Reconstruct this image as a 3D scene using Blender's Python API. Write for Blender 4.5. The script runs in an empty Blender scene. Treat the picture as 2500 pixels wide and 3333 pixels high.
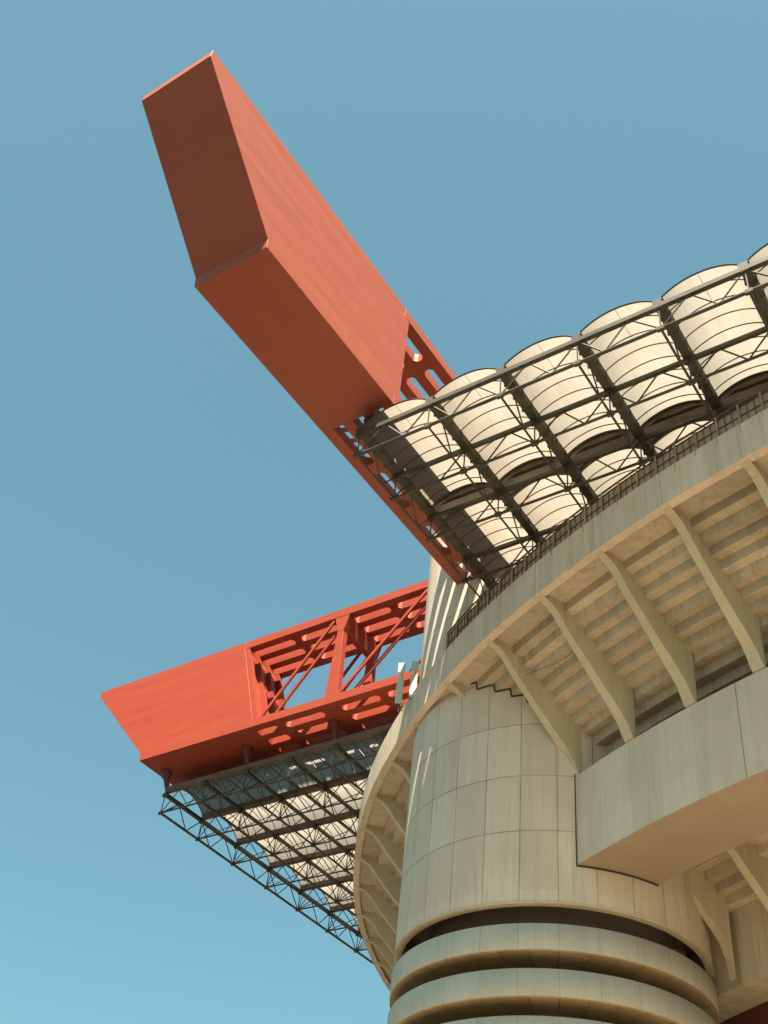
import bpy, bmesh, math, random
from mathutils import Vector, Matrix
random.seed(7)
EYE = 1.6                       # every height below is measured from the eye, then lifted by EYE
S = bpy.context.scene
COL = S.collection
V = Vector
rad = math.radians

# ------------------------------------------------------------------ materials
def newmat(name):
    m = bpy.data.materials.new(name); m.use_nodes = True
    nt = m.node_tree
    for n in list(nt.nodes): nt.nodes.remove(n)
    out = nt.nodes.new('ShaderNodeOutputMaterial')
    return m, nt, out
class N:
    def __init__(s, nt): s.nt = nt
    def __call__(s, t, **k):
        n = s.nt.nodes.new(t)
        for a, b in k.items(): setattr(n, a, b)
        return n
    def l(s, a, b): s.nt.links.new(a, b)
    def val(s, x, sock):
        if isinstance(x, (int, float)): sock.default_value = x
        elif isinstance(x, tuple): sock.default_value = x
        else: s.l(x, sock)
    def math(s, op, a, b=0.0, c=None, clamp=False):
        n = s('ShaderNodeMath', operation=op); n.use_clamp = clamp
        s.val(a, n.inputs[0]); s.val(b, n.inputs[1])
        if c is not None: s.val(c, n.inputs[2])
        return n.outputs[0]
    def mix(s, f, a, b, blend='MIX'):
        n = s('ShaderNodeMix', data_type='RGBA', blend_type=blend)
        s.val(f, n.inputs[0]); s.val(a, n.inputs[6]); s.val(b, n.inputs[7])
        return n.outputs[2]
    def noise(s, vec, scale, detail=4, rough=.55):
        n = s('ShaderNodeTexNoise'); n.inputs['Scale'].default_value = scale
        n.inputs['Detail'].default_value = detail; n.inputs['Roughness'].default_value = rough
        s.l(vec, n.inputs['Vector']); return n.outputs['Fac']
    def remap(s, x, a, b, c=0., d=1.):
        n = s('ShaderNodeMapRange'); s.val(x, n.inputs[0])
        for i, v in enumerate((a, b, c, d)): n.inputs[i+1].default_value = v
        return n.outputs[0]
    def scale(s, vec, xyz):
        n = s('ShaderNodeVectorMath', operation='MULTIPLY'); s.l(vec, n.inputs[0]); n.inputs[1].default_value = xyz
        return n.outputs[0]
def c4(r, g, b): return (r, g, b, 1.0)
def darker(c, k): return (c[0]*k, c[1]*k, c[2]*k, 1.0)

def mat_plain(name, col, rough=.6, metal=0., var=.12, nscale=1.2, bump=0.02):
    m, nt, out = newmat(name); n = N(nt)
    co = n('ShaderNodeTexCoord').outputs['Object']
    f = n.remap(n.noise(co, nscale, 5), .3, .7)
    c = n.mix(f, darker(col, 1-var), darker(col, 1+var))
    p = n('ShaderNodeBsdfPrincipled'); n.l(c, p.inputs['Base Color'])
    p.inputs['Roughness'].default_value = rough; p.inputs['Metallic'].default_value = metal
    if bump:
        b = n('ShaderNodeBump'); b.inputs['Strength'].default_value = .3; b.inputs['Distance'].default_value = bump
        n.l(n.noise(co, nscale*6, 4), b.inputs['Height']); n.l(b.outputs[0], p.inputs['Normal'])
    n.l(p.outputs[0], out.inputs[0]); return m

def mat_red(name, col, rust=.0):
    # painted steel plate: long rolled plates with faint laps, chalky fading, slight oil-canning
    m, nt, out = newmat(name); n = N(nt)
    co = n('ShaderNodeTexCoord').outputs['Object']
    sp = n('ShaderNodeSeparateXYZ'); n.l(co, sp.inputs[0])
    # plates along the beam (local x = along, z = height)
    long = n.scale(co, (.10, .5, 1.0))
    f1 = n.remap(n.noise(long, 1.1, 6, .6), .32, .68)
    f2 = n.remap(n.noise(n.scale(co, (.35, .5, .6)), 2.2, 5), .3, .7)
    c = n.mix(f1, darker(col, .955), darker(col, 1.04))
    c = n.mix(n.math('MULTIPLY', f2, .35), c, darker(col, .88))
    # lap lines every 1.55 m in height, jogging between plates 8 m long
    cell = n.math('FLOOR', n.math('DIVIDE', sp.outputs[0], 7.3))
    wob = n('ShaderNodeTexWhiteNoise', noise_dimensions='1D'); n.l(cell, wob.inputs['W'])
    zz = n.math('ADD', n.math('ADD', sp.outputs[2], n.math('MULTIPLY', wob.outputs['Value'], 1.1)), n.math('MULTIPLY', sp.outputs[1], .0))
    fr = n.math('ABSOLUTE', n.math('SUBTRACT', n.math('FRACT', n.math('DIVIDE', zz, 1.55)), .5))
    line = n.remap(fr, .0, .022, 1., 0.)
    vl = n.remap(n.math('ABSOLUTE', n.math('SUBTRACT', n.math('FRACT', n.math('DIVIDE', sp.outputs[0], 7.3)), .5)), .496, .4985, 0., .8)
    rowid = n.math('ADD', n.math('FLOOR', n.math('DIVIDE', zz, 1.55)), n.math('MULTIPLY', cell, 7.3))
    w2 = n('ShaderNodeTexWhiteNoise', noise_dimensions='1D'); n.l(rowid, w2.inputs['W'])
    c = n.mix(n.math('MULTIPLY', w2.outputs['Value'], .42), c, darker(col, .86))
    c = n.mix(n.math('MULTIPLY', n.math('MAXIMUM', line, vl), n.remap(n.noise(co, .5, 3), .3, .7, .1, .6)), c, darker(col, .6))
    p = n('ShaderNodeBsdfPrincipled'); n.l(c, p.inputs['Base Color']); p.inputs['Roughness'].default_value = .55
    p.inputs['Specular IOR Level'].default_value = .35
    b = n('ShaderNodeBump'); b.inputs['Strength'].default_value = .55; b.inputs['Distance'].default_value = .12
    hh = n.noise(n.scale(co, (.16, .3, .75)), 1.0, 2, .4)
    n.l(hh, b.inputs['Height']); n.l(b.outputs[0], p.inputs['Normal'])
    n.l(p.outputs[0], out.inputs[0]); return m

def mat_concrete(name, col, stain, attr=False, streak=.5, tower=False, jk=1.):
    m, nt, out = newmat(name); n = N(nt)
    co = n('ShaderNodeTexCoord').outputs['Object']
    big = n.remap(n.noise(co, .35, 5), .3, .7)
    fine = n.noise(co, 9., 6, .65)
    st = n.remap(n.noise(n.scale(co, (1., 1., .045)), 1.9, 5, .65), .44, .72)
    c = n.mix(big, darker(col, .93), darker(col, 1.07))
    c = n.mix(n.math('MULTIPLY', st, streak), c, stain)
    c = n.mix(n.remap(fine, .3, .75, 0., .22), c, darker(stain, .75))
    drip = n.remap(n.noise(n.scale(co, (1., 1., .03)), 6.5, 4, .7), .52, .70)
    mask = n.remap(n.noise(n.scale(co, (1., 1., .5)), .45, 3), .42, .62)
    c = n.mix(n.math('MULTIPLY', n.math('MULTIPLY', drip, mask), streak*1.1), c, darker(stain, .72))
    pale = n.remap(n.noise(n.scale(co, (1.3, 1.3, .05)), 2.7, 4, .6), .56, .72)
    c = n.mix(n.math('MULTIPLY', pale, streak*.7), c, darker(col, 1.18))
    sz_ = n('ShaderNodeSeparateXYZ'); n.l(co, sz_.inputs[0])
    fw = n.remap(n.math('ABSOLUTE', n.math('SUBTRACT', n.math('FRACT', n.math('MULTIPLY', sz_.outputs[2], 3.1)), .5)), .0, .05, .05, 0.)
    c = n.mix(fw, c, darker(stain, .7))
    oi = n('ShaderNodeObjectInfo')
    c = n.mix(n.math('MULTIPLY', oi.outputs['Random'], .18), c, darker(stain, 1.))
    rough = .85
    p = n('ShaderNodeBsdfPrincipled'); p.inputs['Roughness'].default_value = rough
    p.inputs['Specular IOR Level'].default_value = .2
    h = fine
    if attr:
        a = n('ShaderNodeAttribute'); a.attribute_name = 'tone'
        c = n.mix(1., c, a.outputs['Color'], 'MULTIPLY')
    if tower:
        sp = n('ShaderNodeSeparateXYZ'); n.l(co, sp.inputs[0])
        ang = n.math('ARCTAN2', sp.outputs[1], sp.outputs[0])
        deg = n.math('MULTIPLY', ang, 180/math.pi)
        u = n.math('DIVIDE', n.math('ADD', deg, 73.3), 13.02)
        v = n.math('DIVIDE', n.math('SUBTRACT', sp.outputs[2], 30.65+EYE), 3.39)
        du = n.math('MULTIPLY', n.math('ABSOLUTE', n.math('SUBTRACT', n.math('FRACT', n.math('ADD', u, .5)), .5)), 2.04)
        dv = n.math('MULTIPLY', n.math('ABSOLUTE', n.math('SUBTRACT', n.math('FRACT', n.math('ADD', v, .5)), .5)), 3.39)
        # panels: tone per panel, horizontal joints only above the lowest course
        cid = n.math('ADD', n.math('MULTIPLY', n.math('FLOOR', u), 5.17), n.math('MULTIPLY', n.math('FLOOR', v), 0.37))
        w = n('ShaderNodeTexWhiteNoise', noise_dimensions='1D'); n.l(cid, w.inputs['W'])
        c = n.mix(n.math('MULTIPLY', w.outputs['Value'], .5), c, darker(stain, 1.1))
        ju = n.remap(du, .018, .034, 1., 0.)
        jv = n.math('MULTIPLY', n.remap(dv, .02, .036, 1., 0.), n.math('GREATER_THAN', sp.outputs[2], 29.+EYE))
        j = n.math('MAXIMUM', ju, jv)
        c = n.mix(n.math('MULTIPLY', j, n.remap(n.noise(co, .6, 3), .3, .7, .35*jk, .85*jk)), c, darker(stain, .38))
        h = n.math('SUBTRACT', n.math('MULTIPLY', fine, .3), n.math('MULTIPLY', j, 1.0))
    n.l(c, p.inputs['Base Color'])
    b = n('ShaderNodeBump'); b.inputs['Strength'].default_value = .35; b.inputs['Distance'].default_value = .03
    n.l(h, b.inputs['Height']); n.l(b.outputs[0], p.inputs['Normal'])
    n.l(p.outputs[0], out.inputs[0]); return m

def mat_membrane():
    m, nt, out = newmat('roof_polycarbonate'); n = N(nt)
    co = n('ShaderNodeTexCoord').outputs['Object']
    f = n.remap(n.noise(co, .5, 4), .3, .7)
    dirt = n.remap(n.noise(n.scale(co, (1.2, .25, 1)), 1.6, 5), .45, .75)
    col = n.mix(f, c4(.205, .184, .150), c4(.240, .216, .178))
    col = n.mix(n.math('MULTIPLY', dirt, .18), col, c4(.22, .165, .11))
    oi = n('ShaderNodeObjectInfo')
    col = n.mix(n.math('MULTIPLY', oi.outputs['Random'], .30), col, c4(.19, .155, .115))
    blot = n.remap(n.noise(n.scale(co, (.9, .12, 1)), 3.1, 4, .6), .5, .68)
    col = n.mix(n.math('MULTIPLY', blot, .22), col, c4(.15, .118, .084))
    tr = n('ShaderNodeBsdfTranslucent'); n.l(col, tr.inputs[0])
    df = n('ShaderNodeBsdfDiffuse'); df.inputs[0].default_value = c4(.42, .39, .33)
    tp = n('ShaderNodeBsdfTransparent'); tp.inputs[0].default_value = c4(1, .88, .7)
    m1 = n('ShaderNodeMixShader'); m1.inputs[0].default_value = .12
    n.l(tr.outputs[0], m1.inputs[1]); n.l(df.outputs[0], m1.inputs[2])
    m2 = n('ShaderNodeMixShader'); m2.inputs[0].default_value = .008
    n.l(m1.outputs[0], m2.inputs[1]); n.l(tp.outputs[0], m2.inputs[2])
    n.l(m2.outputs[0], out.inputs[0]); return m

RED = (.295, .042, .0165, 1)
M = {}
M['red'] = mat_red('red_paint', RED)
M['red_lifted'] = mat_red('sun_lifted_red_paint', (.355, .082, .040, 1))  # paler red stands in for stronger sun on the upper girder's side
M['maroon'] = mat_plain('dark_red_paint', (.11, .02, .017, 1), .5)
M['steel'] = mat_plain('weathered_green_steel', (.062, .052, .030, 1), .55, 0, .35, .8)
M['gutter'] = mat_plain('gutter_steel', (.065, .055, .03, 1), .6, 0, .4, .9)
M['gutter_lit'] = mat_plain('lit_gutter_steel', (.12, .078, .052, 1), .6, 0, .3, .9)  # paler copy of the gutter steel, so the left roof's gutters look lit
M['hoop'] = mat_plain('hoop_bronze', (.10, .06, .028, 1), .5)
M['memb'] = mat_membrane()
M['hood'] = mat_plain('opaque_hood_panel', (.30, .27, .21, 1), .6, 0, .2, 1.)
M['tymp'] = mat_plain('brown_end_panel', (.20, .125, .085, 1), .7, 0, .3, 1.5)
M['conc'] = mat_concrete('parapet_concrete', (.78, .635, .49, 1), c4(.36, .27, .17), attr=True, streak=.35)
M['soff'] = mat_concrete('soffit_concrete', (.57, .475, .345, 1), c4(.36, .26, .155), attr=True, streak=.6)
M['ribm'] = mat_concrete('rib_concrete', (.60, .49, .33, 1), c4(.46, .35, .21), streak=.45)
M['tower'] = mat_concrete('tower_concrete', (.77, .635, .49, 1), c4(.52, .40, .28), streak=.45, tower=True)
M['ring'] = mat_concrete('ring_concrete', (.67, .565, .435, 1), c4(.48, .39, .28), streak=.4, tower=True, jk=.45)
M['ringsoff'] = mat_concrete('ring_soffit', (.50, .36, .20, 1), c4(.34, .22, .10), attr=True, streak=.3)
M['dark'] = mat_plain('dark_void', (.30, .22, .155, 1), .9)
M['joint'] = mat_plain('black_joint_seal', (.06, .052, .042, 1), .9, bump=0)
M['post'] = mat_plain('rusty_tan_paint', (.40, .23, .10, 1), .7, 0, .35, 2.)
M['rail'] = mat_plain('dark_rail', (.12, .07, .045, 1), .7)
M['wire'] = mat_plain('fence_sheet', (.40, .29, .19, 1), .75, 0, .15, 1.2)
M['ant'] = mat_plain('antenna_plastic', (.46, .52, .42, 1), .5, 0, .05)
M['cable'] = mat_plain('cable_rubber', (.06, .065, .055, 1), .6, bump=0)
M['bracket'] = mat_plain('galvanised_bracket', (.3, .3, .27, 1), .5, .3)
M['bounce'] = mat_plain('bounce_paving', (.50, .42, .31, 1), .9, 0, .2, .3)  # pale tone chosen to reflect sunlight up onto the soffits
M['ground'] = mat_plain('asphalt', (.036, .032, .026, 1), .9, 0, .25, .05)

# ------------------------------------------------------------------ helpers
class MB:
    def __init__(s): s.v = []; s.f = []; s.t = []; s.sm = []
    def add(s, vs, fs, tone=1., smooth=False):
        o = len(s.v); s.v += [tuple(v) for v in vs]
        for f in fs: s.f.append(tuple(i+o for i in f)); s.t.append(tone); s.sm.append(smooth)
    def quad(s, a, b, c, d, tone=1., smooth=False): s.add([a, b, c, d], [(0, 1, 2, 3)], tone, smooth)
    def hexa(s, p, tone=1.):          # p: 8 points, bottom loop then top loop
        s.add(p, [(3, 2, 1, 0), (4, 5, 6, 7), (0, 1, 5, 4), (1, 2, 6, 5), (2, 3, 7, 6), (3, 0, 4, 7)], tone)
    def box(s, a, b, tone=1.):
        x0, y0, z0 = a; x1, y1, z1 = b
        s.hexa([(x0, y0, z0), (x1, y0, z0), (x1, y1, z0), (x0, y1, z0), (x0, y0, z1), (x1, y0, z1), (x1, y1, z1), (x0, y1, z1)], tone)
    def tube(s, a, b, r, n=6, r2=None):
        a = V(a); b = V(b); d = (b-a)
        if d.length < 1e-6: return
        d.normalize(); u = d.cross(V((0, 0, 1)))
        if u.length < .05: u = d.cross(V((1, 0, 0)))
        u.normalize(); w = d.cross(u); r2 = r if r2 is None else r2
        ps = []
        for c, rr in ((a, r), (b, r2)):
            for i in range(n):
                t = 2*math.pi*i/n; ps.append(c+u*math.cos(t)*rr+w*math.sin(t)*rr)
        s.add(ps, [(i, (i+1) % n, n+(i+1) % n, n+i) for i in range(n)], smooth=n > 5)
        s.add(ps[:n], [tuple(reversed(range(n)))]); s.add(ps[n:], [tuple(range(n))])
    def bar(s, a, b, w, h, up=(0, 0, 1)):
        a = V(a); b = V(b); d = (b-a).normalized(); u = d.cross(V(up))
        if u.length < .05: u = d.cross(V((1, 0, 0)))
        u.normalize(); t = u.cross(d)
        u = u*w/2; t = t*h/2
        s.hexa([a-u-t, a+u-t, b+u-t, b-u-t, a-u+t, a+u+t, b+u+t, b-u+t])
    def poly(s, pts, off):             # extrude a planar polygon by vector off
        n = len(pts); off = V(off)
        ps = [V(p) for p in pts]+[V(p)+off for p in pts]
        s.add(ps, [tuple(range(n))[::-1], tuple(range(n, 2*n))]+[(i, (i+1) % n, n+(i+1) % n, n+i) for i in range(n)])
    def path(s, pts, r, n=6):
        for a, b in zip(pts, pts[1:]): s.tube(a, b, r, n)
    def build(s, name, mat, parent=None, fix=True, lift=True):
        me = bpy.data.meshes.new(name)
        dz = EYE if (lift and parent is None) or lift else 0
        me.from_pydata([(x, y, z+dz) for x, y, z in s.v], [], s.f)
        at = me.color_attributes.new('tone', 'FLOAT_COLOR', 'CORNER')
        li = 0
        for p, t, sm in zip(me.polygons, s.t, s.sm):
            for k in p.loop_indices: at.data[k].color = (t, t*.985 if t < 1 else t, t*.95 if t < 1 else t, 1)
            p.use_smooth = sm
        me.materials.append(mat); me.validate()
        if fix:
            bm = bmesh.new(); bm.from_mesh(me); bmesh.ops.recalc_face_normals(bm, faces=bm.faces); bm.to_mesh(me); bm.free()
        o = bpy.data.objects.new(name, me); COL.objects.link(o)
        if parent is not None:
            o.parent = parent
            par = parent; off = V((0, 0, 0))
        return o
def bevel(o, w, seg=1):
    md = o.modifiers.new('bevel', 'BEVEL'); md.width = w; md.segments = seg; md.limit_method = 'ANGLE'; md.angle_limit = rad(40)
    return o
def thing(name, label, cat, group=None, kind=None, loc=(0, 0, 0), rz=0):
    o = bpy.data.objects.new(name, None); COL.objects.link(o); o.location = loc; o.rotation_euler = (0, 0, rz)
    o.empty_display_size = .5
    if label: o['label'] = label
    if cat: o['category'] = cat
    if group: o['group'] = group
    if kind: o['kind'] = kind
    return o
def tag(o, label, cat, group=None):
    o['label'] = label; o['category'] = cat
    if group: o['group'] = group

# ------------------------------------------------------------------ camera
F = 3697.458; pitch, roll, yaw = rad(43.43233745), rad(7.53188515), rad(-38.45640977)
f = V((math.sin(yaw)*math.cos(pitch), math.cos(yaw)*math.cos(pitch), math.sin(pitch)))
r = V((math.cos(yaw), -math.sin(yaw), 0)); u = r.cross(f)
r2 = r*math.cos(roll)+u*math.sin(roll); u2 = u*math.cos(roll)-r*math.sin(roll)
cam = bpy.data.cameras.new('camera'); co = bpy.data.objects.new('camera', cam); COL.objects.link(co)
mw = Matrix((r2, u2, -f)).transposed().to_4x4(); mw.translation = V((0, 0, EYE)); co.matrix_world = mw
cam.sensor_fit = 'VERTICAL'; cam.sensor_height = 36; cam.sensor_width = 27; cam.lens = F/3333*36
cam.clip_end = 3000; cam.clip_start = .1
S.camera = co

# ------------------------------------------------------------------ girders (local x along from the tip, local y across 0..5, z)
def girder(mred, name, label, loc, rz, mirror, top, lip, s_low, low_step, s_open, slant, posts, nodes, s_end, hangers, slotrow0):
    g = thing(name, label, 'girder', loc=loc, rz=rz)
    Wd = 5.0; my = -1 if mirror else 1
    def P(s, w, z): return (s, w*my, z)
    zb, zc = 50., 50.8               # bottom chord
    zt0, zt = top-.8, top            # top chord
    # solid end
    b = MB()
    prof = [(0, zt), (-.02, zt-lip), (s_low, zb+low_step), (s_low+.09, zb), (s_open+slant, zb), (s_open+slant, zc), (s_open, zt0), (s_open, zt)]
    b.poly([P(s, 0, z) for s, z in prof], (0, Wd*my, 0))
    bevel(b.build('plated_end', mred, g), .012)
    # fold lip at the foot of the end face
    def plate(z0, z1, nm, start, step0):
        b = MB(); bars = [(0, .72), (1.43, 2.13), (2.87, 3.57), (4.28, 5.0)]
        for a, c in bars: b.hexa([P(start, a, z0), P(s_end, a, z0), P(s_end, c, z0), P(start, c, z0), P(start, a, z1), P(s_end, a, z1), P(s_end, c, z1), P(start, c, z1)])
        e = .012
        for (n0, n1) in nodes:
            for (a0, a1) in ((.72, 1.43), (2.13, 2.87), (3.57, 4.28)):
                ch = .2
                # chamfered node plate between two bars (octagon-like plan)
                pl = [(n0-ch, a0), (n1+ch, a0), (n1, a0+ch), (n1, a1-ch), (n1+ch, a1), (n0-ch, a1), (n0, a1-ch), (n0, a0+ch)]
                b.poly([P(s, w, z0+e) for s, w in pl], (0, 0, z1-z0-2*e))
        bevel(b.build(nm, mred, g), .012)
    plate(zt0, zt, 'top_chord', s_open, 0)
    plate(zb, zc-.05, 'bottom_chord', s_open+slant, 0)
    # end frames at the opening, one in the plane of each chord bar
    for a, c in ((0, .4), (1.43, 1.83), (2.87, 3.27), (4.28, 4.68)):
        b = MB(); t = .5
        b.hexa([P(s_open+slant-.1, a+.01, zc-.1), P(s_open+slant+t, a+.01, zc-.1), P(s_open+slant+t, c, zc-.1), P(s_open+slant-.1, c, zc-.1),
                P(s_open-.1, a+.01, zt0+.1), P(s_open+t, a+.01, zt0+.1), P(s_open+t, c, zt0+.1), P(s_open-.1, c, zt0+.1)])
        b.build('end_frame', mred, g)
    for sp in posts:
        for a, c in ((.02, .62), (4.38, 4.98)):
            b = MB()
            b.hexa([P(sp-.62, a, zc-.1), P(sp+.62, a, zc-.1), P(sp+.62, c, zc-.1), P(sp-.62, c, zc-.1),
                    P(sp-.30, a, zt0-1.6), P(sp+.30, a, zt0-1.6), P(sp+.30, c, zt0-1.6), P(sp-.30, c, zt0-1.6)])
            b.hexa([P(sp-.30, a, zt0-1.6), P(sp+.30, a, zt0-1.6), P(sp+.30, c, zt0-1.6), P(sp-.30, c, zt0-1.6),
                    P(sp-.75, a, zt0+.05), P(sp+.75, a, zt0+.05), P(sp+.75, c, zt0+.05), P(sp-.75, c, zt0+.05)])
            bevel(b.build('post', mred, g), .012)
        # gusset diaphragm under the top chord
        b = MB(); b.hexa([P(sp-.3, .62, zt0-1.35), P(sp+.3, .62, zt0-1.35), P(sp+.3, 4.38, zt0-1.35), P(sp-.3, 4.38, zt0-1.35),
                          P(sp-.6, .62, zt0+.05), P(sp+.6, .62, zt0+.05), P(sp+.6, 4.38, zt0+.05), P(sp-.6, 4.38, zt0+.05)])
        b.build('gusset', mred, g)
    ends = [s_open+slant+.1]+list(posts)+[s_end]
    for i in range(len(ends)-1):
        a0, a1 = ends[i], ends[i+1]-.6
        if ends[i+1] == s_end: a1 = a0+8.6
        for w in (.12, .62, 4.38, 4.88):
            o = .55 if w in (.62, 4.88) else -.25
            b = MB(); b.bar(P(a0+.9+o, w, zc-.1), P(a1+o, w, zt0-.2), .16, .26)
            b.build('diagonal', mred, g)
    for hs, hw, rs, rw in hangers:
        b = MB()
        a = V(P(hs, hw, zb+.05)); c = V(P(rs, rw, 48.5)); d = (c-a)
        for k, (t0, t1, w0, w1) in enumerate(((0, .4, .75, .62), (.4, 1., .5, .28))):
            b.tube(a+d*t0, a+d*t1, w0*.62, 8, w1*.62)
        b.tube(a+d*.32-V((.45, 0, 0)), a+d*.32+V((.45, 0, 0)), .16, 8)
        b.build('hanger', M['maroon'], g)
    return g
# along +Y, right face at X=-27.35
girder(M['red_lifted'], 'roof_girder', 'big orange-red box girder at the top, its dark blunt end high against the sky', (-27.35, 14.5, 0), rad(90), False,
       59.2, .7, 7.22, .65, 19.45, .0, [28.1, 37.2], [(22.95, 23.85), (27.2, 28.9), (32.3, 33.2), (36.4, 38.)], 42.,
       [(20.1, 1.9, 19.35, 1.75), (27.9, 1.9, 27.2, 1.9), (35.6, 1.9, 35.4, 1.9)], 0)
# along +X, near face at Y=57.5
girder(M['red'], 'roof_girder', 'orange-red girder lower left with open latticed frames running into the tower', (-76.8, 57.5, 0), 0, False,
       59.55, .6, 7.85, .75, 17.7, 2.6, [28.2], [(22.4, 23.1), (27.0, 28.7), (32.3, 33.), (36., 37.)], 44.,
       [(9.1, 2.3, 9.1, 2.85), (18.1, 2.3, 18.1, 2.85), (27.1, 2.3, 27.1, 2.85)], 0)

# ------------------------------------------------------------------ translucent roofs
# local frame: x = along the free edge (gutter positions), y = inward rows; near roof uses world axes, left roof swaps them
def roof(name, label, gut, rows, swap, sign, gap_at=None, half=1.0, yend=None, dense=False):
    t = thing(name, label, 'roof')
    Z, ZB = 48.3, 46.2
    def P(x, y, z): return (y*sign, x, z) if swap else (x, y, z)
    yend = yend or rows[-1]
    # gutters
    gmat = M['gutter_lit'] if dense else M['gutter']
    for i, x in enumerate(gut):
        b = MB()
        hw = .30
        pts = [P(x-hw, rows[0]-.05, 0), P(x+hw, rows[0]-.05, 0)]
        sec = [(-hw, 48.5), (-hw*.8, 48.12), (hw*.8, 48.12), (hw, 48.5)]
        a = [P(x+dx, rows[0]-.1, z) for dx, z in sec]; c = [P(x+dx, yend, z) for dx, z in sec]
        b.add(a+c, [(0, 1, 5, 4), (1, 2, 6, 5), (2, 3, 7, 6), (3, 0, 4, 7), (0, 1, 2, 3), (7, 6, 5, 4)])
        # joint straps
        yy = rows[0]+.9
        while not swap and yy < yend:
            b.hexa([P(x-hw-.02, yy, 48.1), P(x+hw+.02, yy, 48.1), P(x+hw+.02, yy+.1, 48.1), P(x-hw-.02, yy+.1, 48.1),
                    P(x-hw-.02, yy, 48.52), P(x+hw+.02, yy, 48.52), P(x+hw+.02, yy+.1, 48.52), P(x-hw-.02, yy+.1, 48.52)])
            yy += 1.02
        b.build('gutter', gmat, t)
    # trusses along the edge direction, one per row
    rt, rb, rw = .125, .095, .05
    for j, y in enumerate(rows):
        b = MB(); big = 1.15 if j == 0 else .95
        x0, x1 = gut[0], gut[-1]
        b.bar(P(x0-.1, y, 47.98), P(x1, y, 47.98), rt*1.9*big, rt*2.1*big)
        b.build('top_chord', M['steel'], t)
        b = MB(); b.tube(P(x0, y, ZB), P(x1, y, ZB), rb*big, 6); b.build('bottom_chord', M['steel'], t)
        b = MB()
        for i in range(len(gut)-1):
            a, c = gut[i], gut[i+1]; L = c-a
            T = lambda q: P(a+L*q, y, 47.98); B = lambda q: P(a+L*q, y, ZB)
            if i % 2 == 0: seq = [B(0), T(.36), B(.67), T(1)]
            else: seq = [T(0), B(.33), T(.64), B(1)]
            for p, q in zip(seq, seq[1:]): b.tube(p, q, rw, 5)
            b.tube(B(0), T(0), rw*.9, 5)
        b.tube(P(x1, y, ZB), P(x1, y, 47.98), rw, 5)
        b.build('web', M['steel'], t)
    # trusses under the gutters
    for i, x in enumerate(gut):
        b = MB(); b.tube(P(x, rows[0], ZB), P(x, rows[-1], ZB), .07, 6)
        for j in range(len(rows)-1):
            a, c = rows[j], rows[j+1]; L = c-a
            b.tube(P(x, a, ZB), P(x, a+L*.34, 48.05), .045, 5)
            b.tube(P(x, a+L*.34, 48.05), P(x, a+L*.67, ZB), .045, 5)
            b.tube(P(x, a+L*.67, ZB), P(x, c, 48.05), .045, 5)
            if dense and i < len(gut)-1:      # half-bay diagonals of the space frame
                g2 = gut[i+1]
                b.tube(P(x, a, ZB), P(x+(g2-x)*.36, a+L*.5, 48.0), .04, 5)
                b.tube(P(x, c, ZB), P(x+(g2-x)*.36, a+L*.5, 48.0), .04, 5)
                b.tube(P(g2, a, ZB), P(x+(g2-x)*.64, a+L*.5, 48.0), .04, 5)
                b.tube(P(g2, c, ZB), P(x+(g2-x)*.64, a+L*.5, 48.0), .04, 5)
        b.build('cross_web', M['steel'], t)
    # node plates
    b = MB()
    for y in rows:
        for x in gut:
            for zz, s_ in ((ZB, .2), (47.9, .24)):
                q = V(P(x, y, zz)); b.hexa([q+V((dx*s_, dy*s_, dz*.12)) for dz in (-1, 1) for dx, dy in ((-1, -.5), (1, -.5), (1, .5), (-1, .5))])
    b.build('node_plates', M['steel'], t)
    # thin intermediate purlins between rows, only on the dense roof
    if dense:
        b = MB()
        for j in range(len(rows)-1):
            ym = (rows[j]+rows[j+1])/2
            b.tube(P(gut[0], ym, 47.98), P(gut[-1], ym, 47.98), .05, 5)
        b.build('purlins', M['steel'], t)
    # barrel vaults with their hoops
    rise, z0, seg = (.95 if swap else .70), 48.48, 14
    dy = -1. if yend < rows[0] else 1.
    def arc(x0, x1, k): 
        q = k/seg; th = (q-.5)*2*rad(42); R = (x1-x0)/2/math.sin(rad(42)); 
        return (x0+x1)/2+R*math.sin(th), z0+(R*math.cos(th)-R*math.cos(rad(42)))*rise/(R*(1-math.cos(rad(42))))
    for i in range(len(gut)-1):
        x0, x1 = gut[i]+.28, gut[i+1]-.28
        spans = [(rows[0]-.15, yend)] if gap_at is None else [(rows[0]-.15, gap_at), (gap_at+1.25, yend)]
        b = MB()
        for ya, yb in spans:
            ny = max(1, int((yb-ya)/1.0))
            for k in range(seg):
                (xa, za), (xb, zb_) = arc(x0, x1, k), arc(x0, x1, k+1)
                b.quad(P(xa, ya, za), P(xb, ya, zb_), P(xb, yb, zb_), P(xa, yb, za), smooth=True)
        # weld so shading stays smooth
        v = b.build('vault', M['memb'], t, fix=False)
        bm = bmesh.new(); bm.from_mesh(v.data); bmesh.ops.remove_doubles(bm, verts=bm.verts, dist=.001); bm.to_mesh(v.data); bm.free()
        h = MB()
        ys = []
        for ya, yb in spans:
            y = ya
            while (yb-y)*dy > .2: ys.append(y); y += dy*(1.12 if swap else 1.0)
            ys.append(yb)
        for y in ys:
            pts = [P(arc(x0, x1, k)[0], y, arc(x0, x1, k)[1]-.03) for k in range(seg+1)]
            h.path(pts, .036 if abs(y-rows[0]) > .3 else .05, 5)
        h.path([P((x0+x1)/2, spans[0][0]+1e-3, z0+rise-.035), P((x0+x1)/2, spans[0][0]+2.1, z0+rise-.035)], .012, 4)
        h.build('hoops', M['hoop'], v)
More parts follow.
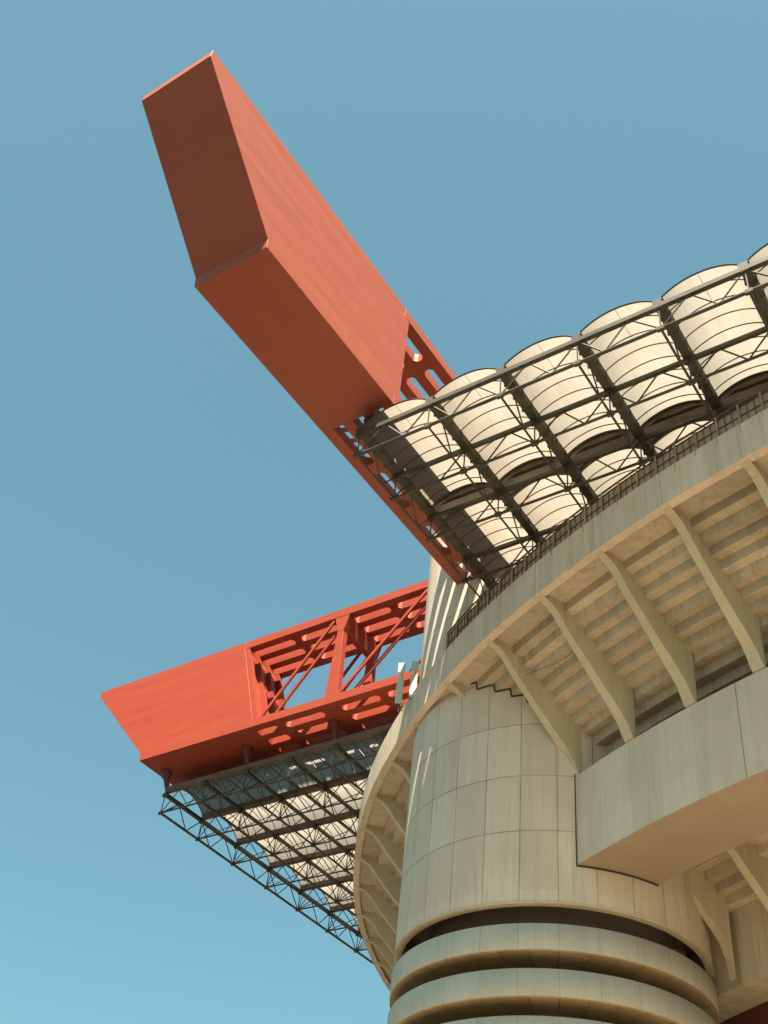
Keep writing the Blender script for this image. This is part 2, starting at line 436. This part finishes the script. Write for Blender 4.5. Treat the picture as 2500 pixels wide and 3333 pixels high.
        if gap_at is not None:
            b = MB(); n = seg
            low = [P(arc(x0, x1, k)[0], gap_at, max(z0+.28, arc(x0, x1, k)[1]-1.2) if arc(x0, x1, k)[1] > z0+.3 else arc(x0, x1, k)[1]-.02) for k in range(n+1)]
            for k in range(n):
                (xa, za), (xb, zb_) = arc(x0, x1, k), arc(x0, x1, k+1)
                la = min(za, z0+.22); lb = min(zb_, z0+.22)
                b.quad(P(xa, gap_at, la), P(xb, gap_at, lb), P(xb, gap_at, zb_), P(xa, gap_at, za))
                b.quad(P(xa, gap_at+.22, la), P(xb, gap_at+.22, lb), P(xb, gap_at+.22, zb_), P(xa, gap_at+.22, za))
            for fr in (.45, .75):
                yy = gap_at-.03
                b.path([P(arc(x0, x1, k)[0], yy, z0+(arc(x0, x1, k)[1]-z0)*fr+.02) for k in range(n+1)], .03, 4)
            b.build('end_panel', M['tymp'], t, fix=False)
            b = MB()
            for k in range(n):
                (xa, za), (xb, zb_) = arc(x0, x1, k), arc(x0, x1, k+1)
                b.quad(P(xa, gap_at-.25, za+.06), P(xb, gap_at-.25, zb_+.06), P(xb, gap_at+1.5, zb_+.06), P(xa, gap_at+1.5, za+.06), smooth=True)
            b.build('hood', M['hood'], t, fix=False)
    return t
gx = [-29.2, -24.5, -20.0, -15.5, -11.0, -6.55, -2.1, 2.35, 6.8, 11.25, 15.7]
gy = [33.65, 37.52, 41.5, 45.8, 49.9, 54.0, 58.0]
roof('translucent_roof', 'cream barrel-vaulted translucent roof on a dark steel frame above the right-hand parapet', gx, gy, False, 1, gap_at=41.2, yend=62.)
ly = [60.35+4.95*k for k in range(15)]
lx = [67.7, 63.15, 58.7, 54.1, 49.6, 45.1, 40.6]
roof('translucent_roof', 'smaller translucent vaulted roof on a dark lattice below the lower left girder', ly, lx, True, -1, gap_at=None, yend=38., dense=True)

# ------------------------------------------------------------------ stadium plan curve
CP = [(22., 35.2), (14., 35.3), (9.6, 35.75), (5, 36.3), (0, 36.95), (-4.8, 37.75), (-9.56, 38.775), (-14.23, 39.95), (-18.5, 41.5), (-22.9, 43.2), (-27.79, 45.6), (-32.2, 48.25), (-36.2, 51.05), (-40.4, 54.4), (-44.36, 58.0), (-47.24, 61.3), (-50.3, 65.2), (-53.3, 69.3), (-56.07, 73.7), (-58.3, 78.3), (-60.2, 82.7), (-61.9, 87.2), (-63.3, 92), (-64.4, 97.), (-65.2, 102), (-65.8, 107)]
CP = [V((a, b)) for a, b in CP]
# light smoothing so the parapet reads as one clean sweep
for _ in range(2):
    CP = [CP[0]]+[CP[i]*.6+(CP[i-1]+CP[i+1])*.2 for i in range(1, len(CP)-1)]+[CP[-1]]
def cr(i, t):
    n = len(CP); p = [CP[max(0, min(n-1, i+k))] for k in (-1, 0, 1, 2)]
    return .5*((2*p[1])+(p[2]-p[0])*t+(2*p[0]-5*p[1]+4*p[2]-p[3])*t*t+(3*p[1]-p[0]-3*p[2]+p[3])*t**3)
SUB = 6
CV = []
for i in range(len(CP)-1):
    for k in range(SUB): CV.append(cr(i, k/SUB))
CV.append(CP[-1])
def nrm(k):
    a = CV[max(0, k-3)]; b = CV[min(len(CV)-1, k+3)]; t = (b-a).normalized()
    return V((-t.y, t.x))*(-1), t
NR = []
for k in range(len(CV)):
    n_, t_ = nrm(k)
    if n_.y < 0 and n_.x < 0: n_ = -n_
    NR.append((n_, t_))
# make sure normals point inward (towards +x +y)
NR = [((n_ if n_.dot(V((.6, .8))) > 0 else -n_), t_) for n_, t_ in NR]
def CPT(k, d, z): 
    p = CV[k]+NR[k][0]*d; return (p.x, p.y, z)
def sweep(b, prof, k0, k1, tones=None, closed=False, smooth=False):
    m = len(prof)
    for k in range(k0, k1):
        for i in range(m if closed else m-1):
            (d0, z0), (d1, z1) = prof[i], prof[(i+1) % m]
            t = tones(k, i) if tones else 1.
            b.quad(CPT(k, d0, z0), CPT(k+1, d0, z0), CPT(k+1, d1, z1), CPT(k, d1, z1), t)
stand = thing('stadium_stand', 'curved concrete grandstand with ribbed stepped underside and tall parapet', 'grandstand')
KE = len(CV)-1
rnd = {}
def tone(k, i):
    key = (k//SUB, i)
    if key not in rnd: rnd[key] = random.uniform(.9, 1.06)
    return rnd[key]
b = MB(); rp = {}
def ptone(k, i):
    kk = (k//(SUB))
    return rp.setdefault(kk, random.uniform(.93, 1.04))
sweep(b, [(.5, 41.0), (0, 41.0), (-.04, 43.3), (.42, 43.3), (.42, 41.22)], 0, KE, ptone)
par = b.build('parapet', M['conc'], stand)
for p in par.data.polygons: p.use_smooth = False
# joints: thin dark recess strips every two ribs
JS = mat_plain('joint_stain', (.44, .36, .26, 1), .9)
for k in range(SUB, KE, SUB):
    p0 = CPT(k, -.006, 41.02); p1 = CPT(k, -.044, 43.28)
    t_ = NR[k][1]; w = V((t_.x, t_.y, 0))*.02
    n_ = V((NR[k][0].x, NR[k][0].y, 0))*.02
    b = MB(); b.hexa([V(p0)-w, V(p0)+w, V(p0)+w+n_, V(p0)-w+n_, V(p1)-w, V(p1)+w, V(p1)+w+n_, V(p1)-w+n_])
    b.build('joint', JS, stand)
# stepped soffit
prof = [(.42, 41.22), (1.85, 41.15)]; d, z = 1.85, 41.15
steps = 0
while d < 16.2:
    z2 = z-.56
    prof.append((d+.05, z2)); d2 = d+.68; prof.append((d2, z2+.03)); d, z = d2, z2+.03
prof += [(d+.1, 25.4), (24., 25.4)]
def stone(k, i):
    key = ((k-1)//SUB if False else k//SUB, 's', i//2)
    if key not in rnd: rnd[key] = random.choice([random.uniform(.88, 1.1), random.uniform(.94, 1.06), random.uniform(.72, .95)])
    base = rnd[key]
    if i % 2 == 1 and 1 < i < len(prof)-3: base *= 1.06     # riser faces lightened, standing in for sky light they miss
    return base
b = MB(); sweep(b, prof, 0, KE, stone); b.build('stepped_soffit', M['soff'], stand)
b = MB(); sweep(b, [(23.5, 25.38), (23.5, -1.59)], 0, KE); b.build('back_wall', M['soff'], stand)
# back of the stand (closes the volume from above)
b = MB(); sweep(b, [(.42, 43.2), (1.6, 42.5), (16.4, 31.)], 0, KE); b.build('terrace', M['conc'], stand)
# ribs
RP = [(0.04, 41.03), (.35, 40.97), (.95, 40.72), (1.3, 40.45), (1.62, 40.08), (2.05, 39.5), (2.5, 38.97), (3.62, 37.72), (4.72, 36.5), (5.35, 35.82), (5.7, 35.4), (5.98, 34.9), (6.22, 34.4), (6.5, 34.0)]
RP2 = [(10.2, 32.9), (12.6, 30.75), (13.9, 29.4), (15.1, 28.25), (15.75, 27.5), (16.1, 26.7), (16.22, 25.9), (16.24, 25.45)]
def sof(d): return 41.15-max(0, d-1.85)*.78+.25
for i in range(1, len(CP)-1):
    k = i*SUB
    n_, t_ = NR[k]; t3 = V((t_.x, t_.y, 0))
    b = MB()
    for PR, close in ((RP, [(9., 28.9)]), (RP2, [(17.3, 24.8)])):
        pts = PR
        for (a, c) in zip(pts, pts[1:]):
            wa = .235+.12*max(0, min(1, (38-a[1])/4)) if PR is RP else .25
            wc = .235+.12*max(0, min(1, (38-c[1])/4)) if PR is RP else .25
            def Q(pt, w, up=None):
                z_ = pt[1] if up is None else up
                base = V(CPT(k, pt[0], z_)); return base+t3*w
            ua, uc = max(sof(a[0]), a[1]+.3), max(sof(c[0]), c[1]+.3)
            if abs(a[0]-c[0]) < .12 and a[1]-c[1] > 1:      # column part
                ia, ic = 9. if PR is RP else 17.4, 9. if PR is RP else 17.4
                b.hexa([Q(c, -wc), Q(c, wc), Q((ic, c[1]), wc), Q((ic, c[1]), -wc), Q(a, -wa), Q(a, wa), Q((ia, a[1]), wa), Q((ia, a[1]), -wa)])
            else:
                b.add([Q(a, -wa), Q(a, wa), Q(c, wc), Q(c, -wc)], [(0, 1, 2, 3)])
                b.add([Q(a, -wa), Q(c, -wc), Q(c, -wc, uc), Q(a, -wa, ua)], [(0, 1, 2, 3)])
                b.add([Q(a, wa), Q(c, wc), Q(c, wc, uc), Q(a, wa, ua)], [(0, 1, 2, 3)])
                b.add([Q(a, -wa, ua), Q(a, wa, ua), Q(c, wc, uc), Q(c, -wc, uc)], [(0, 1, 2, 3)])
    o = b.build('rib', M['ribm'], stand, fix=False)
    bm = bmesh.new(); bm.from_mesh(o.data); bmesh.ops.remove_doubles(bm, verts=bm.verts, dist=.002); bmesh.ops.recalc_face_normals(bm, faces=bm.faces); bm.to_mesh(o.data); bm.free()

# ------------------------------------------------------------------ access ramp wrapped round the stand
ramp = thing('access_ramp', 'broad curved concrete ramp wall jutting to the right of the tower', 'ramp')
rp = {}
b = MB(); sweep(b, [(6.65, 34.0), (6.3, 34.13), (6.2, 28.75), (6.65, 28.78)], 0, 14*SUB, lambda k, i: rp.setdefault((k//3), random.uniform(.94, 1.03)))
b.build('outer_wall', mat_concrete('ramp_concrete', (.75, .63, .49, 1), c4(.58, .46, .34), attr=True, streak=.36), ramp)
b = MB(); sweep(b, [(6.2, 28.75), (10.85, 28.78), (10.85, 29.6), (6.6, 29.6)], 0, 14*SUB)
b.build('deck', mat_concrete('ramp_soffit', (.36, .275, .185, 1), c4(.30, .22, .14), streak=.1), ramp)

RJ = mat_plain('ramp_joint_stain', (.22, .18, .13, 1), .9, bump=0)
for q in (44.2, 37.1, 33.8, 41.2, 30.):
    b = MB(); kk = int(q); t_ = NR[kk][1]; w_ = V((t_.x, t_.y, 0))*.018; n_ = V((NR[kk][0].x, NR[kk][0].y, 0))*.02
    p0, p1 = V(CPT(kk, 6.193, 28.8)), V(CPT(kk, 6.292, 34.1))
    b.hexa([p0-w_, p0+w_, p0+w_+n_, p0-w_+n_, p1-w_, p1+w_, p1+w_+n_, p1-w_+n_]); b.build('joint', RJ, ramp)
beam = MB(); sweep(beam, [(19.3, 25.35), (19.3, 24.3), (19.9, 24.3), (19.9, 25.35)], 0, 13*SUB)
o = beam.build('steel_beam', M['maroon'])
tag(o, 'dark maroon steel beam in the bottom right corner behind the tower', 'beam')

# ------------------------------------------------------------------ tower
TC = V((-29.85, 58.35)); TR = 8.98
tower = thing('concrete_tower', 'round panelled concrete tower carrying both girders, stacked ramp rings at its foot', 'tower', loc=(TC.x, TC.y, 0))
def cyl(b, r0, r1, z0, z1, n=160, a0=0, a1=360, tone=1.):
    for i in range(n):
        p, q = rad(a0+(a1-a0)*i/n), rad(a0+(a1-a0)*(i+1)/n)
        b.quad((r0*math.cos(p), r0*math.sin(p), z0), (r0*math.cos(q), r0*math.sin(q), z0), (r1*math.cos(q), r1*math.sin(q), z1), (r1*math.cos(p), r1*math.sin(p), z1), tone, smooth=abs(z1-z0) > .05)
def shellsmooth(o): 
    bm = bmesh.new(); bm.from_mesh(o.data); bmesh.ops.remove_doubles(bm, verts=bm.verts, dist=.001); bmesh.ops.recalc_face_normals(bm, faces=bm.faces); bm.to_mesh(o.data); bm.free(); return o
b = MB(); cyl(b, TR, TR, 26.62, 61.5); shellsmooth(b.build('shell', M['tower'], tower))
b = MB(); cyl(b, TR+.025, TR+.025, 26.54, 26.64); cyl(b, TR+.025, TR-.4, 26.54, 26.54); cyl(b, TR-.4, TR-.4, 26.54, 28.6); shellsmooth(b.build('shell_rim', M['ribm'], tower))
b = MB(); cyl(b, TR-.3, 4., 28.2, 28.2); cyl(b, 6.9, 6.9, 5., 28.2); b.build('core', M['dark'], tower)
for k in range(5):
    z0 = 24.1-2.3*k
    b = MB(); R0 = TR+.07
    cyl(b, R0, R0, z0, z0+1.33); cyl(b, R0-.22, R0-.22, z0, z0+1.33); cyl(b, R0-.22, R0, z0+1.33, z0+1.33)
    ring = shellsmooth(b.build('ring_parapet', M['ring'], tower))
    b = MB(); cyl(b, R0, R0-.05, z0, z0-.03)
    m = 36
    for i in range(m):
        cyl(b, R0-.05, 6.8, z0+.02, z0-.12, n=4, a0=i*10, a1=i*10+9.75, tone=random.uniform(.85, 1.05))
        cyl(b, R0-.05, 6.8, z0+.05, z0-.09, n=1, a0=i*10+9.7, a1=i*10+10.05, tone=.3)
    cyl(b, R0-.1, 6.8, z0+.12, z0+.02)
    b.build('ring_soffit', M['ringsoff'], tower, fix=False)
for ch in tower.children: pass

# ------------------------------------------------------------------ stage: seal joint where the ramp meets the tower
def fence_ang(d, lo=-100, hi=-5):
    best = None
    for q in range(0, 14*SUB):
        for t in range(10):
            k0 = V(CPT(q, d, 0)); k1 = V(CPT(q+1, d, 0)); p = k0.lerp(k1, t/10); dd = abs((V((p.x, p.y))-TC).length-TR)
            if p.y < TC.y and p.x > -28 and (best is None or dd < best[0]): best = (dd, math.degrees(math.atan2(p.y-TC.y, p.x-TC.x)))
    return best[1]
def onT(a, z, rr=TR+.02): return (rr*math.cos(rad(a)), rr*math.sin(rad(a)), z)
a0, a1 = fence_ang(6.22), fence_ang(10.85)
b = MB(); b.path([onT(a0-.25, 34.2), onT(a0-.35, 28.7)], .036, 5); b.path([onT(a0-.3+(a1-a0)*i/14, 28.70) for i in range(15)], .055, 5)
b.build('joint_seal', M['joint'], tower)
def dcurve(p):
    best = 9e9
    for q in range(5*SUB, 16*SUB):
        A, B = CV[q], CV[q+1]; ab = B-A; t = max(0, min(1, (p-A).dot(ab)/ab.dot(ab))); best = min(best, (p-(A+ab*t)).length)
    return best
def zsoff(d):
    for (d0, z0), (d1, z1) in zip(prof[1:], prof[2:]):
        if d0 <= d <= d1: return z0+(z1-z0)*(d-d0)/(d1-d0)
    return 41.17
b = MB(); pts = []
for i in range(120):
    a_ = -95+37*i/119; p = TC+V((math.cos(rad(a_)), math.sin(rad(a_))))*TR; pts.append(onT(a_, zsoff(dcurve(p))-.06))
b.path(pts, .06, 5); b.build('top_seal', M['joint'], tower)
# ------------------------------------------------------------------ fence on the parapet
fence = thing('safety_fence', 'low fence of rusty posts and gridded sheets along the parapet top', 'fence')
# arc-length walk
def at_s(kf, d, z):
    k = int(kf); t = kf-k; a = V(CPT(k, d, z)); c = V(CPT(min(k+1, KE), d, z)); return a.lerp(c, t)
kend = min(range(len(CV)), key=lambda q: abs(CV[q].x+32.25))
ks = []; kf = float(kend); 
while kf > 1:
    ks.append(kf)
    step = 1.30; 
    while step > 0 and kf > 1:
        seg = (CV[int(kf)]-CV[int(kf)-1]).length; dk = min(.1, step/seg); step -= dk*seg; kf -= dk
for i, kf in enumerate(ks):
    a = at_s(kf, .12, 43.1); c = at_s(kf, .12, 44.85)
    b = MB(); b.bar(a, c, .12, .10, up=(1, .4, 0)); b.build('post', M['post'], fence)
for i in range(len(ks)-1):
    a, c = at_s(ks[i], .2, 0), at_s(ks[i+1], .2, 0); ea = V((0, 0, 43.33)); 
    if (a-c).length > 3: continue
    b = MB(); p = a.lerp(c, .0); q = a.lerp(c, 1.)
    inn = V((NR[int(ks[i])][0].x, NR[int(ks[i])][0].y, 0))
    b.hexa([p+V((0, 0, 43.3))+inn*.04, q+V((0, 0, 43.3))+inn*.04, q+V((0, 0, 43.3))+inn*.06, p+V((0, 0, 43.3))+inn*.06,
            p+V((0, 0, 44.78))+inn*.04, q+V((0, 0, 44.78))+inn*.04, q+V((0, 0, 44.78))+inn*.06, p+V((0, 0, 44.78))+inn*.06])
    sh = b.build('sheet', M['wire'], fence)
    b = MB()
    for t in (.02, .34, .67, .98):
        x = a.lerp(c, t); b.bar(x+V((0, 0, 43.3)), x+V((0, 0, 44.8)), .055, .03, up=(1, .4, 0))
    for z_ in (43.42, 44.1, 44.76): b.bar(a+V((0, 0, z_)), c+V((0, 0, z_)), .03, .055)
    b.build('grid', M['rail'], sh)
b = MB(); b.path([at_s(kf, .14, 44.9) for kf in ks], .065, 6); b.build('rail', M['rail'], fence)

RS = mat_plain('rust_run', (.50, .33, .19, 1), .9, 0, .3, 3.)
for i, kf in enumerate(ks):
    if random.random() < .25: continue
    L = random.uniform(.18, .6); w0 = random.uniform(.035, .07); a = at_s(kf, -.047, 43.28); c = at_s(kf, -.047+.001*L, 43.28-L)
    t_ = NR[int(kf)][1]; t3 = V((t_.x, t_.y, 0)); nn = V((NR[int(kf)][0].x, NR[int(kf)][0].y, 0))*.02
    b = MB(); b.hexa([c-t3*.012, c+t3*.012, c+t3*.012+nn, c-t3*.012+nn, a-t3*w0, a+t3*w0, a+t3*w0+nn, a-t3*w0+nn]); b.build('rust_run', RS, stand)
# conduits clipped under the stand
for i0, dd in ((9, 3.2), (11, 5.0), (12, 2.4)):
    b = MB(); b.path([CPT(i0*SUB+q, dd+.35*math.sin(q*.8), 41.15-max(0, dd-1.85)*.80-.5-.22*math.sin(math.pi*q/SUB)) for q in range(SUB+1)], .018, 5)
    b.build('hanging_cable', M['cable'], stand)
# cable
b = MB(); pts = []
for i in range(14):
    kk = kend+i*.75; pts.append(at_s(kk, .05, 43.37+.05*math.sin(i)))
b.path(pts, .03, 5); tag(b.build('cable', M['cable']), 'thin dark cable trailing along the bare parapet rim beside the tower', 'cable')

# ------------------------------------------------------------------ antennas
def antenna(label, x, y, z0, zs, yawd):
    t = thing('mobile_antenna', label, 'antenna', group='panel antennas on the parapet corner', loc=(x, y, 0), rz=rad(yawd))
    for (a, c, w) in zs:
        b = MB(); b.box((-w/2, -.09, a), (w/2, .09, c)); bevel(b.build('panel', M['ant'], t), .04, 2)
    b = MB(); b.tube((0, .24, z0-.5), (0, .24, zs[-1][1]-.2), .045, 8)
    for (a, c, w) in zs:
        for q in (a+.25, c-.25): b.tube((0, .05, q), (0, .26, q), .04, 6)
    b.tube((0, .24, z0+.2), (0, 1.3, z0+.25), .045, 6); b.tube((0, .24, z0+.9), (0, 1.3, z0+.5), .045, 6)
    b.build('bracket', M['bracket'], t)
    b = MB()
    for q in range(4):
        dx = -.13+.09*q; pts = []
        for i in range(11):
            u_ = i/10; pts.append((dx+.25*u_*(q % 2*2-1)*.6, .02+.3*u_, z0-.05-.42*math.sin(math.pi*u_)*(.7+.15*q)+.5*u_))
        b.path(pts, .018, 5)
    b.build('cables', M['cable'], t)
antenna('pale green panel antenna pair on the parapet corner, left and slightly lower one', -36.95, 50.65, 42.35, [(42.35, 44.4, .46), (44.75, 45.55, .48)], 22)
antenna('pale green panel antenna pair on the parapet corner, nearest the tower', -36.25, 51.2, 42.95, [(42.95, 44.8, .46), (45.05, 45.85, .48)], 22)

# ------------------------------------------------------------------ ground
b = MB(); b.box((-900, -900, -3.2), (900, 900, -1.6)); g = b.build('ground', M['ground']); g['kind'] = 'structure'
b = MB(); sweep(b, [(-13., -1.594), (9., -1.594)], 0, KE); g = b.build('bounce_ring', M['bounce'], fix=False); g['kind'] = 'structure'  # unseen pale ring added to bounce light under the stand

# ------------------------------------------------------------------ light
SUN_EL, SUN_TH = 60., 34.        # theta: from -Y towards +X
sd = V((math.cos(rad(SUN_EL))*math.sin(rad(SUN_TH)), -math.cos(rad(SUN_EL))*math.cos(rad(SUN_TH)), math.sin(rad(SUN_EL))))
sun = bpy.data.lights.new('sun', 'SUN'); sun.energy = 5.0; sun.angle = rad(.5); sun.color = (1, .90, .76)
so = bpy.data.objects.new('sun', sun); COL.objects.link(so); so.rotation_euler = sd.to_track_quat('Z', 'Y').to_euler()
w = bpy.data.worlds.new('World'); S.world = w; w.use_nodes = True
nt = w.node_tree
for n_ in list(nt.nodes): nt.nodes.remove(n_)
sky = nt.nodes.new('ShaderNodeTexSky'); sky.sky_type = 'NISHITA'; sky.sun_disc = False
sky.sun_elevation = rad(SUN_EL); sky.sun_rotation = math.atan2(sd.x, sd.y)
sky.air_density = 1.0; sky.dust_density = 1.5; sky.ozone_density = 1.0
mx = nt.nodes.new('ShaderNodeMix'); mx.data_type = 'RGBA'; mx.blend_type = 'MULTIPLY'; mx.inputs[0].default_value = 1.
mx.inputs[7].default_value = (.445, .59, .455, 1)
bg = nt.nodes.new('ShaderNodeBackground'); bg.inputs[1].default_value = .120
wo = nt.nodes.new('ShaderNodeOutputWorld')
ev = nt.nodes.new('ShaderNodeMix'); ev.data_type = 'RGBA'; ev.inputs[0].default_value = .45
ev.inputs[7].default_value = (.42, .97, 1.22, 1)          # flat teal mixed in to even out the whole sky
nt.links.new(sky.outputs[0], mx.inputs[6]); nt.links.new(mx.outputs[2], ev.inputs[6]); nt.links.new(ev.outputs[2], bg.inputs[0]); nt.links.new(bg.outputs[0], wo.inputs[0])

S.view_settings.view_transform = 'Standard'; S.view_settings.look = 'None'
S.view_settings.gamma = 1; S.view_settings.exposure = 1.8
S.render.engine = 'CYCLES'
S.render.resolution_x = 768; S.render.resolution_y = 1024
try:
    S.cycles.transparent_max_bounces = 24; S.cycles.max_bounces = 10; S.cycles.diffuse_bounces = 5
except Exception: pass
